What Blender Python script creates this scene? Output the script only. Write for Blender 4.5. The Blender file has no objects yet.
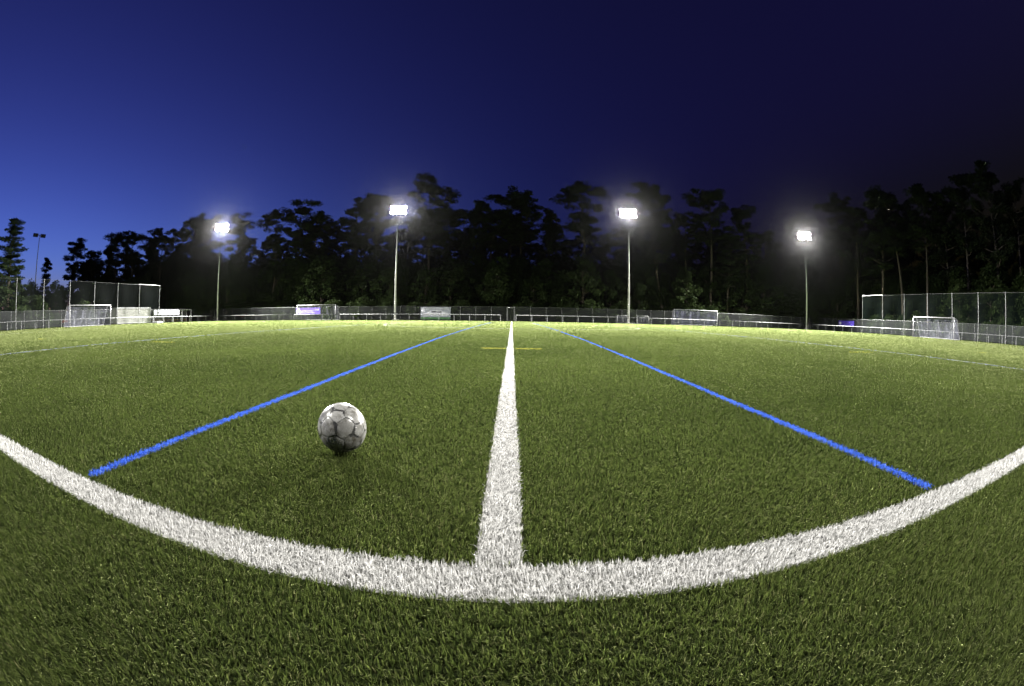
import bpy, math, random
import numpy as np
from mathutils import Vector, Matrix

random.seed(7)
RNG = np.random.default_rng(11)
R = math.radians
sc = bpy.context.scene
col = sc.collection

# ------------------------------------------------------------------ materials
def new_mat(name):
    m = bpy.data.materials.new(name)
    m.use_nodes = True
    return m, m.node_tree, m.node_tree.nodes['Principled BSDF']

def mat(name, rgb, rough=0.6, metal=0.0, var=0.12, scale=6.0, spec=0.4, bump=0.0, dirt=None):
    """plain painted/metal/wood surface with procedural wear"""
    m, nt, b = new_mat(name)
    tc = nt.nodes.new('ShaderNodeTexCoord')
    n = nt.nodes.new('ShaderNodeTexNoise')
    n.inputs['Scale'].default_value = scale
    n.inputs['Detail'].default_value = 6
    nt.links.new(tc.outputs['Object'], n.inputs['Vector'])
    r = nt.nodes.new('ShaderNodeValToRGB')
    r.color_ramp.elements[0].position = 0.3
    r.color_ramp.elements[1].position = 0.7
    lo = dirt if dirt else tuple(c * (1 - 2 * var) for c in rgb)
    r.color_ramp.elements[0].color = (*lo, 1)
    r.color_ramp.elements[1].color = (*[min(1, c * (1 + var)) for c in rgb], 1)
    nt.links.new(n.outputs['Fac'], r.inputs['Fac'])
    nt.links.new(r.outputs['Color'], b.inputs['Base Color'])
    b.inputs['Roughness'].default_value = rough
    b.inputs['Metallic'].default_value = metal
    b.inputs['Specular IOR Level'].default_value = spec
    if bump:
        bp = nt.nodes.new('ShaderNodeBump')
        bp.inputs['Strength'].default_value = bump
        nt.links.new(n.outputs['Fac'], bp.inputs['Height'])
        nt.links.new(bp.outputs['Normal'], b.inputs['Normal'])
    return m

def fibre_mat(name, stops, trans=0.3, sheen=None):
    """matte plastic turf fibre: colour of each fibre from its own 'tint' number"""
    m, nt, b = new_mat(name)
    nt.nodes.remove(b)
    a = nt.nodes.new('ShaderNodeAttribute')
    a.attribute_name = 'tint'
    r = nt.nodes.new('ShaderNodeValToRGB')
    els = r.color_ramp.elements
    while len(els) < len(stops):
        els.new(0.5)
    for e, (p, c) in zip(els, stops):
        e.position = p
        e.color = (*c, 1)
    nt.links.new(a.outputs['Fac'], r.inputs['Fac'])
    d = nt.nodes.new('ShaderNodeBsdfDiffuse')
    t = nt.nodes.new('ShaderNodeBsdfTranslucent')
    # a fibre is rounded, not flat: its normal is softened towards the sky
    ge = nt.nodes.new('ShaderNodeNewGeometry')
    vm = nt.nodes.new('ShaderNodeVectorMath')
    vm.operation = 'ADD'
    sa = nt.nodes.new('ShaderNodeAttribute')
    sa.attribute_name = 'soft'
    cx = nt.nodes.new('ShaderNodeCombineXYZ')
    nt.links.new(sa.outputs['Fac'], cx.inputs[2])
    nt.links.new(cx.outputs[0], vm.inputs[1])
    nt.links.new(ge.outputs['Normal'], vm.inputs[0])
    nt.links.new(vm.outputs[0], d.inputs['Normal'])
    for n in (d, t):
        nt.links.new(r.outputs['Color'], n.inputs['Color'])
    mx = nt.nodes.new('ShaderNodeMixShader')
    mx.inputs[0].default_value = trans
    nt.links.new(d.outputs[0], mx.inputs[1])
    nt.links.new(t.outputs[0], mx.inputs[2])
    out = mx.outputs[0]
    if sheen:
        # the satin gloss that turf shows when one looks along the pile
        sh = nt.nodes.new('ShaderNodeBsdfSheen')
        sh.inputs['Color'].default_value = (*sheen, 1)
        sh.inputs['Roughness'].default_value = .36
        nt.links.new(vm.outputs[0], sh.inputs['Normal'])
        ad = nt.nodes.new('ShaderNodeAddShader')
        nt.links.new(out, ad.inputs[0])
        nt.links.new(sh.outputs[0], ad.inputs[1])
        out = ad.outputs[0]
    nt.links.new(out, nt.nodes['Material Output'].inputs['Surface'])
    return m

def leaf_mat(name, a, b_, trans=0.3, rough=0.6):
    m, nt, b = new_mat(name)
    tc = nt.nodes.new('ShaderNodeTexCoord')
    n = nt.nodes.new('ShaderNodeTexNoise')
    n.inputs['Scale'].default_value = 1.3
    n.inputs['Detail'].default_value = 8
    nt.links.new(tc.outputs['Object'], n.inputs['Vector'])
    r = nt.nodes.new('ShaderNodeValToRGB')
    r.color_ramp.elements[0].position = .35
    r.color_ramp.elements[1].position = .65
    r.color_ramp.elements[0].color = (*a, 1)
    r.color_ramp.elements[1].color = (*b_, 1)
    nt.links.new(n.outputs['Fac'], r.inputs['Fac'])
    nt.links.new(r.outputs['Color'], b.inputs['Base Color'])
    b.inputs['Roughness'].default_value = rough
    b.inputs['Specular IOR Level'].default_value = .05
    t = nt.nodes.new('ShaderNodeBsdfTranslucent')
    nt.links.new(r.outputs['Color'], t.inputs['Color'])
    mx = nt.nodes.new('ShaderNodeMixShader')
    mx.inputs[0].default_value = trans
    nt.links.new(b.outputs[0], mx.inputs[1])
    nt.links.new(t.outputs[0], mx.inputs[2])
    nt.links.new(mx.outputs[0], nt.nodes['Material Output'].inputs['Surface'])
    return m

def net_mat(name, rgb, pitch, wire, diamond=True, fold=0.0):
    """woven net: thin cords with open air between, laid out over UV (metres)"""
    m, nt, b = new_mat(name)
    N, Lk = nt.nodes, nt.links
    # the cords are far thinner than a pixel from anywhere on the pitch: share of cord and open air
    cover = (2 if diamond else 2) * wire / pitch
    uv = N.new('ShaderNodeUVMap')
    nz = N.new('ShaderNodeTexNoise')
    nz.inputs['Scale'].default_value = .8 if fold else .35
    nz.inputs['Detail'].default_value = 3
    nz.inputs['Distortion'].default_value = 1.2 if fold else 0
    Lk.new(uv.outputs[0], nz.inputs['Vector'])
    mr = N.new('ShaderNodeMapRange')
    mr.inputs[1].default_value = .35
    mr.inputs[2].default_value = .65
    mr.inputs[3].default_value = cover * (.45 if fold else .8)
    mr.inputs[4].default_value = cover * (1.9 if fold else 1.2)
    Lk.new(nz.outputs[0], mr.inputs[0])
    f = mr.outputs[0]
    b.inputs['Base Color'].default_value = (*rgb, 1)
    b.inputs['Roughness'].default_value = .6
    tr = N.new('ShaderNodeBsdfTransparent')
    mx = N.new('ShaderNodeMixShader')
    Lk.new(f, mx.inputs[0])
    Lk.new(tr.outputs[0], mx.inputs[1])
    Lk.new(b.outputs[0], mx.inputs[2])
    Lk.new(mx.outputs[0], N['Material Output'].inputs['Surface'])
    return m

M = {}
M['white_paint'] = mat('white_paint', (.30, .305, .32), .35, 0, .06, 3)
M['galvanised'] = mat('galvanised', (.17, .175, .18), .5, .3, .15, 9)
M['rail_steel'] = mat('rail_steel', (.21, .215, .225), .4, .0, .10, 5)
M['mast_steel'] = mat('mast_steel', (.60, .61, .60), .5, .1, .10, 3)
M['dark_metal'] = mat('dark_metal', (.06, .06, .07), .5, .4, .2, 8)
M['concrete'] = mat('concrete', (.42, .41, .38), .9, 0, .2, 7, bump=.3)
M['rubber'] = mat('rubber', (.02, .02, .02), .8)
M['container'] = mat('container', (.24, .245, .23), .5, 0, .10, 1.2)
M['purple'] = mat('purple', (.16, .11, .62), .45, 0, .08, 2)
M['deep_purple'] = mat('deep_purple', (.07, .045, .40), .45, 0, .08, 2)
M['print_white'] = mat('print_white', (.70, .70, .80), .5, 0, .05, 4)
M['print_grey'] = mat('print_grey', (.33, .35, .42), .5, 0, .15, 3)
M['print_dark'] = mat('print_dark', (.05, .05, .07), .5, 0, .1, 4)
M['print_green'] = mat('print_green', (.06, .18, .06), .5, 0, .2, 3)
M['wood'] = mat('wood', (.25, .17, .09), .7, 0, .2, 5)
M['bark'] = mat('bark', (.105, .085, .066), .9, 0, .25, 5, bump=.6)
M['pine_needles'] = leaf_mat('pine_needles', (.011, .017, .008), (.026, .036, .015), .2)
M['spruce_needles'] = leaf_mat('spruce_needles', (.028, .046, .022), (.060, .085, .034), .2)
M['leaves'] = leaf_mat('leaves', (.013, .023, .007), (.032, .048, .014), .3)
M['fence_wire'] = net_mat('fence_wire', (.20, .21, .23), .05, .0024, True)
M['goal_net'] = net_mat('goal_net', (.32, .33, .42), .12, .008, False, .025)
M['dark_goal_net'] = net_mat('dark_goal_net', (.28, .28, .46), .12, .018, False, .05)
M['ball_net'] = net_mat('ball_net', (.018, .06, .05), .10, .0012, True)
M['dark_ball_net'] = net_mat('dark_ball_net', (.03, .05, .05), .10, .0016, True)

def emit_mat(name, rgb, s):
    m = bpy.data.materials.new(name)
    m.use_nodes = True
    nt = m.node_tree
    nt.nodes.remove(nt.nodes['Principled BSDF'])
    e = nt.nodes.new('ShaderNodeEmission')
    e.inputs[0].default_value = (*rgb, 1)
    e.inputs[1].default_value = s
    nt.links.new(e.outputs[0], nt.nodes['Material Output'].inputs['Surface'])
    return m
M['lamp_glow'] = emit_mat('lamp_glow', (1.0, .97, .92), 4.0)
M['lamp_glow'].cycles.emission_sampling = 'NONE'
M['lamp_off'] = mat('lamp_off', (.10, .11, .13), .15, 0, .05, 3, .6)

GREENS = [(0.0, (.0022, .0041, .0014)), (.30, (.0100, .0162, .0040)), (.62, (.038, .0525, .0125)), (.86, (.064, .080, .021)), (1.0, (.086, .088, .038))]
M['green_fibre'] = fibre_mat('green_fibre', GREENS, .6, (.50, .56, .24))
M['white_fibre'] = fibre_mat('white_fibre', [(0, (.17, .175, .17)), (.5, (.38, .38, .375)), (1, (.58, .58, .57))], .3)
M['blue_fibre'] = fibre_mat('blue_fibre', [(0, (.016, .045, .24)), (.5, (.036, .095, .44)), (1, (.085, .16, .54))], .3)
M['pale_blue_fibre'] = fibre_mat('pale_blue_fibre', [(0, (.08, .10, .14)), (.5, (.18, .21, .29)), (1, (.28, .31, .40))], .4)
M['yellow_fibre'] = fibre_mat('yellow_fibre', [(0, (.14, .15, .025)), (.5, (.25, .25, .04)), (1, (.36, .35, .08))], .3)
M['infill'] = mat('infill', (.020, .026, .011), .95, 0, .35, 60, 0)
M['white_backing'] = mat('white_backing', (.16, .16, .15), .9, 0, .2, 40, 0)
M['blue_backing'] = mat('blue_backing', (.01, .03, .22), .9, 0, .2, 40, 0)
M['yellow_backing'] = mat('yellow_backing', (.16, .15, .02), .9, 0, .2, 40, 0)
M['pale_blue_backing'] = M['infill']
M['rough_grass'] = mat('rough_grass', (.050, .070, .020), .95, 0, .35, 1.6, 0)

# ------------------------------------------------------------------ mesh helpers
class MB:
    def __init__(s):
        s.v, s.f, s.uv = [], [], {}
    def box(s, c, size, rz=0.0, rx=0.0, ry=0.0):
        m = Matrix.Translation(c) @ Matrix.Rotation(rz, 4, 'Z') @ Matrix.Rotation(ry, 4, 'Y') @ Matrix.Rotation(rx, 4, 'X')
        b = len(s.v)
        for x in (-.5, .5):
            for y in (-.5, .5):
                for z in (-.5, .5):
                    s.v.append(tuple(m @ Vector((x * size[0], y * size[1], z * size[2]))))
        for q in ((0, 1, 3, 2), (4, 6, 7, 5), (0, 4, 5, 1), (2, 3, 7, 6), (0, 2, 6, 4), (1, 5, 7, 3)):
            s.f.append(tuple(b + i for i in q))
        return s
    def tube(s, pts, rad, seg=8, cap=True):
        pts = [Vector(p) for p in pts]
        if isinstance(rad, (int, float)):
            rad = [rad] * len(pts)
        b0 = len(s.v)
        up0 = None
        for i, p in enumerate(pts):
            d = (pts[min(i + 1, len(pts) - 1)] - pts[max(i - 1, 0)]).normalized()
            ref = Vector((0, 0, 1)) if abs(d.z) < .9 else Vector((1, 0, 0))
            if up0 is not None:
                ref = up0
            a = d.cross(ref).normalized()
            bb = a.cross(d).normalized()
            up0 = bb
            for k in range(seg):
                t = 2 * math.pi * k / seg
                s.v.append(tuple(p + (a * math.cos(t) + bb * math.sin(t)) * rad[i]))
        for i in range(len(pts) - 1):
            for k in range(seg):
                k2 = (k + 1) % seg
                s.f.append((b0 + i * seg + k, b0 + i * seg + k2, b0 + (i + 1) * seg + k2, b0 + (i + 1) * seg + k))
        if cap:
            s.f.append(tuple(b0 + k for k in range(seg))[::-1])
            e = b0 + (len(pts) - 1) * seg
            s.f.append(tuple(e + k for k in range(seg)))
        return s
    def quad(s, a, b, c, d, uv=None):
        i = len(s.v)
        s.v += [tuple(a), tuple(b), tuple(c), tuple(d)]
        if uv:
            s.uv[len(s.f)] = uv
        s.f.append((i, i + 1, i + 2, i + 3))
        return s
    def mesh(s, name):
        me = bpy.data.meshes.new(name)
        me.from_pydata(s.v, [], s.f)
        if s.uv:
            l = me.uv_layers.new(name='UVMap')
            for p in me.polygons:
                if p.index in s.uv:
                    for k, li in enumerate(p.loop_indices):
                        l.data[li].uv = s.uv[p.index][k]
        me.update()
        return me
    def build(s, name, m, parent=None, smooth=False):
        me = s.mesh(name)
        return link(name, me, m, parent, smooth)

def link(name, me, m=None, parent=None, smooth=False):
    if m is not None and not me.materials:
        me.materials.append(m)
    if smooth:
        me.polygons.foreach_set('use_smooth', [True] * len(me.polygons))
    o = bpy.data.objects.new(name, me)
    col.objects.link(o)
    if parent:
        o.parent = parent
    return o

def tag(o, label=None, cat=None, group=None, kind=None):
    if label: o['label'] = label
    if cat: o['category'] = cat
    if group: o['group'] = group
    if kind: o['kind'] = kind
    return o

def empty(name, loc, rz=0.0):
    o = bpy.data.objects.new(name, None)
    o.empty_display_size = .3
    col.objects.link(o)
    o.location = loc
    o.rotation_euler = (0, 0, rz)
    return o

def copy_tree(o, parent=None):
    c = o.copy()
    col.objects.link(c)
    c.parent = parent
    for ch in [x for x in bpy.data.objects if x.parent == o and x != c]:
        copy_tree(ch, c)
    return c

def polar(az, d, z=0.0):
    return (d * math.sin(R(az)), d * math.cos(R(az)), z)

# ------------------------------------------------------------------ camera: 15 mm equisolid fisheye, 58 cm above the turf
H = 0.602
cam = bpy.data.cameras.new('camera')
co = bpy.data.objects.new('camera', cam)
col.objects.link(co)
sc.camera = co
cam.type = 'PANO'
cam.panorama_type = 'FISHEYE_EQUISOLID'
cam.sensor_width = 36
cam.fisheye_lens = 436.5 * 36 / 1024
cam.fisheye_fov = R(220)
cam.clip_start = .02
cam.clip_end = 3000
pt, rl, yw = R(3.373), R(.8333), R(.058)
f = Vector((math.sin(yw) * math.cos(pt), math.cos(yw) * math.cos(pt), -math.sin(pt)))
rt = Vector((math.cos(yw), -math.sin(yw), 0))
up = rt.cross(f)
x_ = rt * math.cos(rl) + up * math.sin(rl)
y_ = -rt * math.sin(rl) + up * math.cos(rl)
z_ = -f
co.matrix_world = Matrix(((x_.x, y_.x, z_.x, 0), (x_.y, y_.y, z_.y, 0), (x_.z, y_.z, z_.z, H), (0, 0, 0, 1)))

# ------------------------------------------------------------------ dusk sky (sun already set to the left), long exposure
EXPO = 6.0
w = bpy.data.worlds.new('World')
sc.world = w
w.use_nodes = True
nt = w.node_tree
sky = nt.nodes.new('ShaderNodeTexSky')
sky.sky_type = 'NISHITA'
sky.sun_disc = False
sky.sun_elevation = R(-5)
sky.sun_rotation = R(-74)
sky.ozone_density = 4.6
sky.dust_density = .5
add = nt.nodes.new('ShaderNodeMix')
add.data_type = 'RGBA'
add.blend_type = 'ADD'
add.inputs[0].default_value = 1
add.inputs[7].default_value = (.00036, .00036, .00012, 1)
nt.links.new(sky.outputs[0], add.inputs[6])
bg = nt.nodes['Background']
tint = nt.nodes.new('ShaderNodeMix')
tint.data_type = 'RGBA'
tint.blend_type = 'MULTIPLY'
tint.inputs[0].default_value = 1
tint.inputs[7].default_value = (.92, .84, .82, 1)
nt.links.new(add.outputs[2], tint.inputs[6])
nt.links.new(tint.outputs[2], bg.inputs[0])
bg.inputs[1].default_value = .155
sc.view_settings.view_transform = 'Standard'
sc.view_settings.look = 'None'
sc.view_settings.exposure = EXPO
sc.view_settings.gamma = 1
sc.view_settings.use_curve_mapping = False

# ------------------------------------------------------------------ ground sheets
def sheet(name, x0, x1, y0, y1, z, m, label=None):
    o = MB().quad((x0, y0, z), (x1, y0, z), (x1, y1, z), (x0, y1, z)).build(name, m)
    tag(o, label, None, None, 'structure')
    return o
sheet('ground', -1500, 1500, -1500, 1500, -.03, M['rough_grass'], 'rough grass ground around the pitch and under the wood')
sheet('turf_base', -54.2, 54.2, -4.0, 65.2, 0, M['infill'], 'dark infill under the artificial turf')

# pitch dimensions
Y0, Y1 = .84, 62.45          # centre lines of the two touchlines
XL = 50.0
YC = (Y0 + Y1) / 2
HX = -.024                   # halfway line

# ------------------------------------------------------------------ turf fibres
def fibres(xy, length, width, lean_amt, tint, bend=True):
    """each fibre is a bent tapering strip; returns a mesh"""
    n = len(xy)
    ph = RNG.uniform(0, 2 * np.pi, n)
    th = RNG.uniform(0, 2 * np.pi, n)
    # fibres lean together in soft drifts
    drift = 1.7 * np.sin(xy[:, 0] * 2.1 + 1.3 * np.sin(xy[:, 1] * 1.7)) + 1.1 * np.sin(xy[:, 1] * 3.3 + xy[:, 0])
    th = np.where(RNG.random(n) < .35, drift, th)
    s, c = np.cos(ph), np.sin(ph)
    hw = (width * .5)[:, None]
    wv = np.stack([s, c, np.zeros(n)], 1) * hw
    lv = np.stack([np.cos(th), np.sin(th), np.zeros(n)], 1)
    base = np.stack([xy[:, 0], xy[:, 1], np.full(n, -.002)], 1)
    lean = (lean_amt)[:, None]
    L = length[:, None]
    mid = base + lv * L * np.sin(lean) * .40 + np.array([0, 0, 1.]) * L * np.cos(lean * .5) * .55
    tip = base + lv * L * np.sin(lean) * 1.05 + np.array([0, 0, 1.]) * L * np.cos(lean)
    P = np.stack([base - wv, base + wv, mid + wv * .85, mid - wv * .85, tip - wv * .12], 1).reshape(-1, 3)
    me = bpy.data.meshes.new('fibres')
    me.vertices.add(n * 5)
    me.vertices.foreach_set('co', P.astype(np.float32).ravel())
    i0 = (np.arange(n) * 5)[:, None]
    loops = np.concatenate([i0, i0 + 1, i0 + 2, i0 + 3, i0 + 3, i0 + 2, i0 + 4], 1).ravel()
    me.loops.add(n * 7)
    me.loops.foreach_set('vertex_index', loops.astype(np.int32))
    me.polygons.add(n * 2)
    st = (np.arange(n) * 7)[:, None]
    me.polygons.foreach_set('loop_start', np.concatenate([st, st + 4], 1).ravel().astype(np.int32))
    me.polygons.foreach_set('loop_total', np.tile([4, 3], n).astype(np.int32))
    a = me.attributes.new('tint', 'FLOAT', 'POINT')
    a.data.foreach_set('value', np.repeat(tint, 5).astype(np.float32))
    # far off, one strip stands for a whole tuft of fibres, so its facing is averaged
    a = me.attributes.new('soft', 'FLOAT', 'POINT')
    q = np.maximum(1, np.hypot(xy[:, 0], xy[:, 1]) / 1.35)
    a.data.foreach_set('value', np.repeat(np.minimum(3.0, .24 * q ** .95), 5).astype(np.float32))
    me.update(calc_edges=True)
    return me

def patch_noise(x, y):
    return (.5 * np.sin(x * .9 + 2.1 * np.sin(y * .5)) + .5 * np.sin(y * 1.3 + 1.7 * np.sin(x * .7 + .5))
            + .6 * np.sin(x * 4.1 + 1.9 * np.sin(y * 3.3)) * np.sin(y * 4.7 + 1.2 * np.sin(x * 2.9)))

# painted markings as axis aligned strips: name, x0,x1,y0,y1, colour
LW = .120
STRIPS = []
def strip(name, x0, x1, y0, y1, colr, label):
    STRIPS.append((name, x0, x1, y0, y1, colr, label))
strip('touchline', -XL, XL, Y0 - .075, Y0 + .075, 'white', 'white touchline of turf fibres curving across the foreground')
strip('halfway_line', HX - LW / 2, HX + LW / 2, Y0 + .078, Y1 - .07, 'white', 'white halfway line running straight away to the gate')
strip('far_touchline', -XL, XL, Y1 - .06, Y1 + .06, 'white', 'white touchline on the far side of the pitch')
for s in (-1, 1):
    side = 'left' if s < 0 else 'right'
    strip('blue_line', s * 1.63 - .032, s * 1.63 + .032, Y0 + .078, 47.0, 'blue', 'blue line %s of the white halfway line' % ('on the ball side' if s < 0 else 'on the side away from the ball,') if 0 else ('blue line running away on the %s of the halfway line' % side))
    strip('blue_cross_line', s * 10.4 - .055, s * 10.4 + .055, Y0 + .078, 47.0, 'pale_blue', 'pale blue line of the small pitch seen edge on, %s half' % side)
    g = s * XL
    strip('goal_line', min(g, g - s * .12), max(g, g - s * .12), Y0 + .078, Y1 - .065, 'white', 'white goal line in front of the %s goal' % side)
    p = s * (XL - 16.5)
    strip('penalty_line', p - .06, p + .06, YC - 20.16, YC + 20.16, 'white', 'white line of the %s penalty area' % side)
    for e in (-1, 1):
        yy = YC + e * 20.16
        x0, x1 = sorted((g - s * .125, p - s * .0625))
        strip('penalty_side_line', x0, x1, yy - .06, yy + .06, 'white', 'white %s side line of the %s penalty area' % ('near' if e < 0 else 'far', side))
for k in range(-5, 6):
    for a, b in (((-.58, -.10), (.06, .58)) if k == 0 else ((k * 8.95 - .5, k * 8.95 + .5),)):
        strip('yellow_dash', a, b, 8.19, 8.33, 'yellow', None)

def bow(x):
    return -.010 * np.minimum(np.square(x), 10.)
def drift_out(y):
    """the painted blue lines run a little apart with distance"""
    return np.interp(y, [.9, 3, 7, 12, 20, 30, 60], [0, .04, .20, .38, .52, .62, .66])
def dens(d):
    return np.where(d < 1.35, 52000., 52000. * (1.35 / np.maximum(d, 1.35)) ** 2)
def in_strips(x, y):
    k = np.zeros(len(x), bool)
    for (nm, x0, x1, y0, y1, _, _) in STRIPS:
        xx = x - np.sign(x) * drift_out(y) if nm == 'blue_line' else x
        yy = y - bow(x) if nm == 'touchline' else y
        k |= (xx > x0) & (xx < x1) & (yy > y0) & (yy < y1)
    rr = np.hypot(x - HX, y - YC)
    k |= np.abs(rr - 9.15) < .06
    return k

# green fibres: thinned and widened with distance so that they stay as dense as turf looks
def green():
    # radius sampling of density n(r): constant to 1.35 m, then ~1/r^2 out to the edge
    r0, r1 = 1.35, 110.0
    half = math.pi
    n_in = int(52000 * half * r0 ** 2 / 2)
    n_out = int(52000 * r0 ** 2 * half * math.log(r1 / r0))
    r = np.concatenate([r0 * np.sqrt(RNG.random(n_in)), r0 * (r1 / r0) ** RNG.random(n_out)])
    t = RNG.uniform(-.04 * math.pi, 1.04 * math.pi, len(r))
    x, y = r * np.cos(t), r * np.sin(t)
    ok = (np.abs(x) < 54.2) & (y < 65.2) & (y > -3.5)
    jx, jy = x + RNG.normal(0, .004, len(x)), y + RNG.normal(0, .004, len(x))
    ok &= ~in_strips(jx, jy)
    x, y, r = x[ok], y[ok], r[ok]
    n = len(x)
    q = np.maximum(1, r / 1.35)
    wd = .0028 * RNG.uniform(.6, 1.35, n) * q
    ln = .0265 * RNG.uniform(.55, 1.2, n) * np.minimum(1.25, q ** .1)
    lean = np.abs(RNG.normal(.46, .34, n))
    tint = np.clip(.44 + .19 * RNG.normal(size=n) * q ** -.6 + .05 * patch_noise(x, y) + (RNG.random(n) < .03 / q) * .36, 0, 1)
    return fibres(np.stack([x, y], 1), ln, wd, np.minimum(lean, 1.25), tint)
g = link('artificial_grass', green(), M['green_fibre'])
tag(g, 'green artificial turf covering the whole pitch', 'grass', None, 'stuff')

def join_meshes(name, parts, mats):
    """parts: list of (mesh, material index) welded into one mesh datablock"""
    V, LV, LS, LT, MI, TN, SN = [], [], [], [], [], [], []
    vo = lo = 0
    for me, mi in parts:
        nv, nl, npz = len(me.vertices), len(me.loops), len(me.polygons)
        a = np.empty(nv * 3, np.float32); me.vertices.foreach_get('co', a); V.append(a)
        l = np.empty(nl, np.int32); me.loops.foreach_get('vertex_index', l); LV.append(l + vo)
        s = np.empty(npz, np.int32); me.polygons.foreach_get('loop_start', s); LS.append(s + lo)
        t = np.empty(npz, np.int32); me.polygons.foreach_get('loop_total', t); LT.append(t)
        MI.append(np.full(npz, mi, np.int32))
        if 'tint' in me.attributes:
            tt = np.empty(nv, np.float32); me.attributes['tint'].data.foreach_get('value', tt)
        else:
            tt = np.full(nv, .5, np.float32)
        TN.append(tt)
        ss = np.full(nv, 1., np.float32)
        if 'soft' in me.attributes:
            me.attributes['soft'].data.foreach_get('value', ss)
        SN.append(ss)
        vo += nv; lo += nl
    me = bpy.data.meshes.new(name)
    me.vertices.add(vo); me.vertices.foreach_set('co', np.concatenate(V))
    me.loops.add(lo); me.loops.foreach_set('vertex_index', np.concatenate(LV))
    n = sum(len(x) for x in LS)
    me.polygons.add(n)
    me.polygons.foreach_set('loop_start', np.concatenate(LS))
    me.polygons.foreach_set('loop_total', np.concatenate(LT))
    a = me.attributes.new('tint', 'FLOAT', 'POINT'); a.data.foreach_set('value', np.concatenate(TN))
    a = me.attributes.new('soft', 'FLOAT', 'POINT'); a.data.foreach_set('value', np.concatenate(SN))
    for m in mats: me.materials.append(m)
    me.polygons.foreach_set('material_index', np.concatenate(MI))
    me.update(calc_edges=True)
    return me

def line_fibres(x, y):
    r = np.hypot(x, y)
    keep = RNG.random(len(x)) < np.minimum(1, (1.35 / np.maximum(r, 1.35)) ** 1.25)
    x, y, r = x[keep], y[keep], r[keep]
    n = len(x)
    q = np.maximum(1, r / 1.35)
    wd = .0033 * RNG.uniform(.7, 1.3, n) * q ** .65
    ln = .025 * RNG.uniform(.55, 1.15, n)
    lean = np.minimum(np.abs(RNG.normal(.6, .34, n)), 1.2)
    tint = np.clip(.52 + .2 * RNG.normal(size=n), 0, 1)
    return fibres(np.stack([x, y], 1), ln, wd, lean, tint)

def thin_sheet(x0, x1, y0, y1, z=.004):
    return MB().quad((x0, y0, z), (x1, y0, z), (x1, y1, z), (x0, y1, z)).mesh('sheet')

for (name, x0, x1, y0, y1, c, label) in STRIPS:
    area = (x1 - x0) * (y1 - y0)
    # long strips: sample where the fibres will be kept
    if area * 52000 > 60000 and not x0 * x1 > 0 or x1 - x0 < .2:
        N = 520000 if name in ('touchline', 'halfway_line') else 70000
        if (x1 - x0) > (y1 - y0):
            # more of them near the camera
            u = RNG.random(N) * 2 - 1
            x = np.sign(u) * (np.exp(np.abs(u) * np.log(x1 / 1.2 + 1)) - 1) * 1.2
            d = np.abs(x) + 1.2
            base = N / (2 * np.log(x1 / 1.2 + 1)) / d / (y1 - y0)
            y = RNG.uniform(y0, y1, N)
        else:
            u = RNG.random(N)
            y = y0 * (y1 / y0) ** u
            base = N / np.log(y1 / y0) / y / (x1 - x0)
            x = RNG.uniform(x0, x1, N)
        want = 52000 * (1.35 / np.maximum(np.hypot(x, y), 1.35)) ** 1.25
        k = RNG.random(N) < want / base
        x, y = x[k], y[k]
        r = np.hypot(x, y); n = len(x); q = np.maximum(1, r / 1.35)
        me = fibres(np.stack([x, y], 1), .025 * RNG.uniform(.55, 1.15, n), .0033 * RNG.uniform(.7, 1.3, n) * q ** .65,
                    np.minimum(np.abs(RNG.normal(.6, .34, n)), 1.2), np.clip(.52 + .2 * RNG.normal(size=n), 0, 1))
    else:
        N = int(area * 52000)
        me = line_fibres(RNG.uniform(x0, x1, N), RNG.uniform(y0, y1, N))
    if name == 'touchline':
        # the painted line bows very slightly
        co_ = np.empty(len(me.vertices) * 3, np.float32)
        me.vertices.foreach_get('co', co_)
        co_ = co_.reshape(-1, 3)
        co_[:, 1] += np.repeat(bow(co_[::5, 0]), 5)
        me.vertices.foreach_set('co', co_.ravel())
        bb = MB()
        xs = [x0 + (x1 - x0) * i / 400 for i in range(401)]
        for a, b in zip(xs[:-1], xs[1:]):
            da, db = float(bow(a)), float(bow(b))
            bb.quad((a, y0 + da, .004), (b, y0 + db, .004), (b, y1 + db, .004), (a, y1 + da, .004))
        base_me = bb.mesh('sheet')
    elif name == 'blue_line':
        sg = 1 if x0 > 0 else -1
        bb = MB()
        ys = [y0 + (y1 - y0) * (i / 40) ** 2 for i in range(41)]
        for a, b in zip(ys[:-1], ys[1:]):
            da, db = sg * float(drift_out(a)), sg * float(drift_out(b))
            bb.quad((x0 + da, a, .004), (x1 + da, a, .004), (x1 + db, b, .004), (x0 + db, b, .004))
        base_me = bb.mesh('sheet')
        co_ = np.empty(len(me.vertices) * 3, np.float32)
        me.vertices.foreach_get('co', co_)
        co_ = co_.reshape(-1, 3)
        co_[:, 0] += sg * np.repeat(drift_out(co_[::5, 1]), 5)
        me.vertices.foreach_set('co', co_.ravel())
    else:
        base_me = thin_sheet(x0, x1, y0, y1)
    o = link(name, join_meshes(name, [(base_me, 0), (me, 1)], [M[c + '_backing'], M[c + '_fibre']]), None)
    if name == 'yellow_dash':
        tag(o, 'short yellow dash marked across the green turf', None, 'yellow dashes across the pitch', 'structure')
    else:
        tag(o, label, None, None, 'structure')
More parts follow.
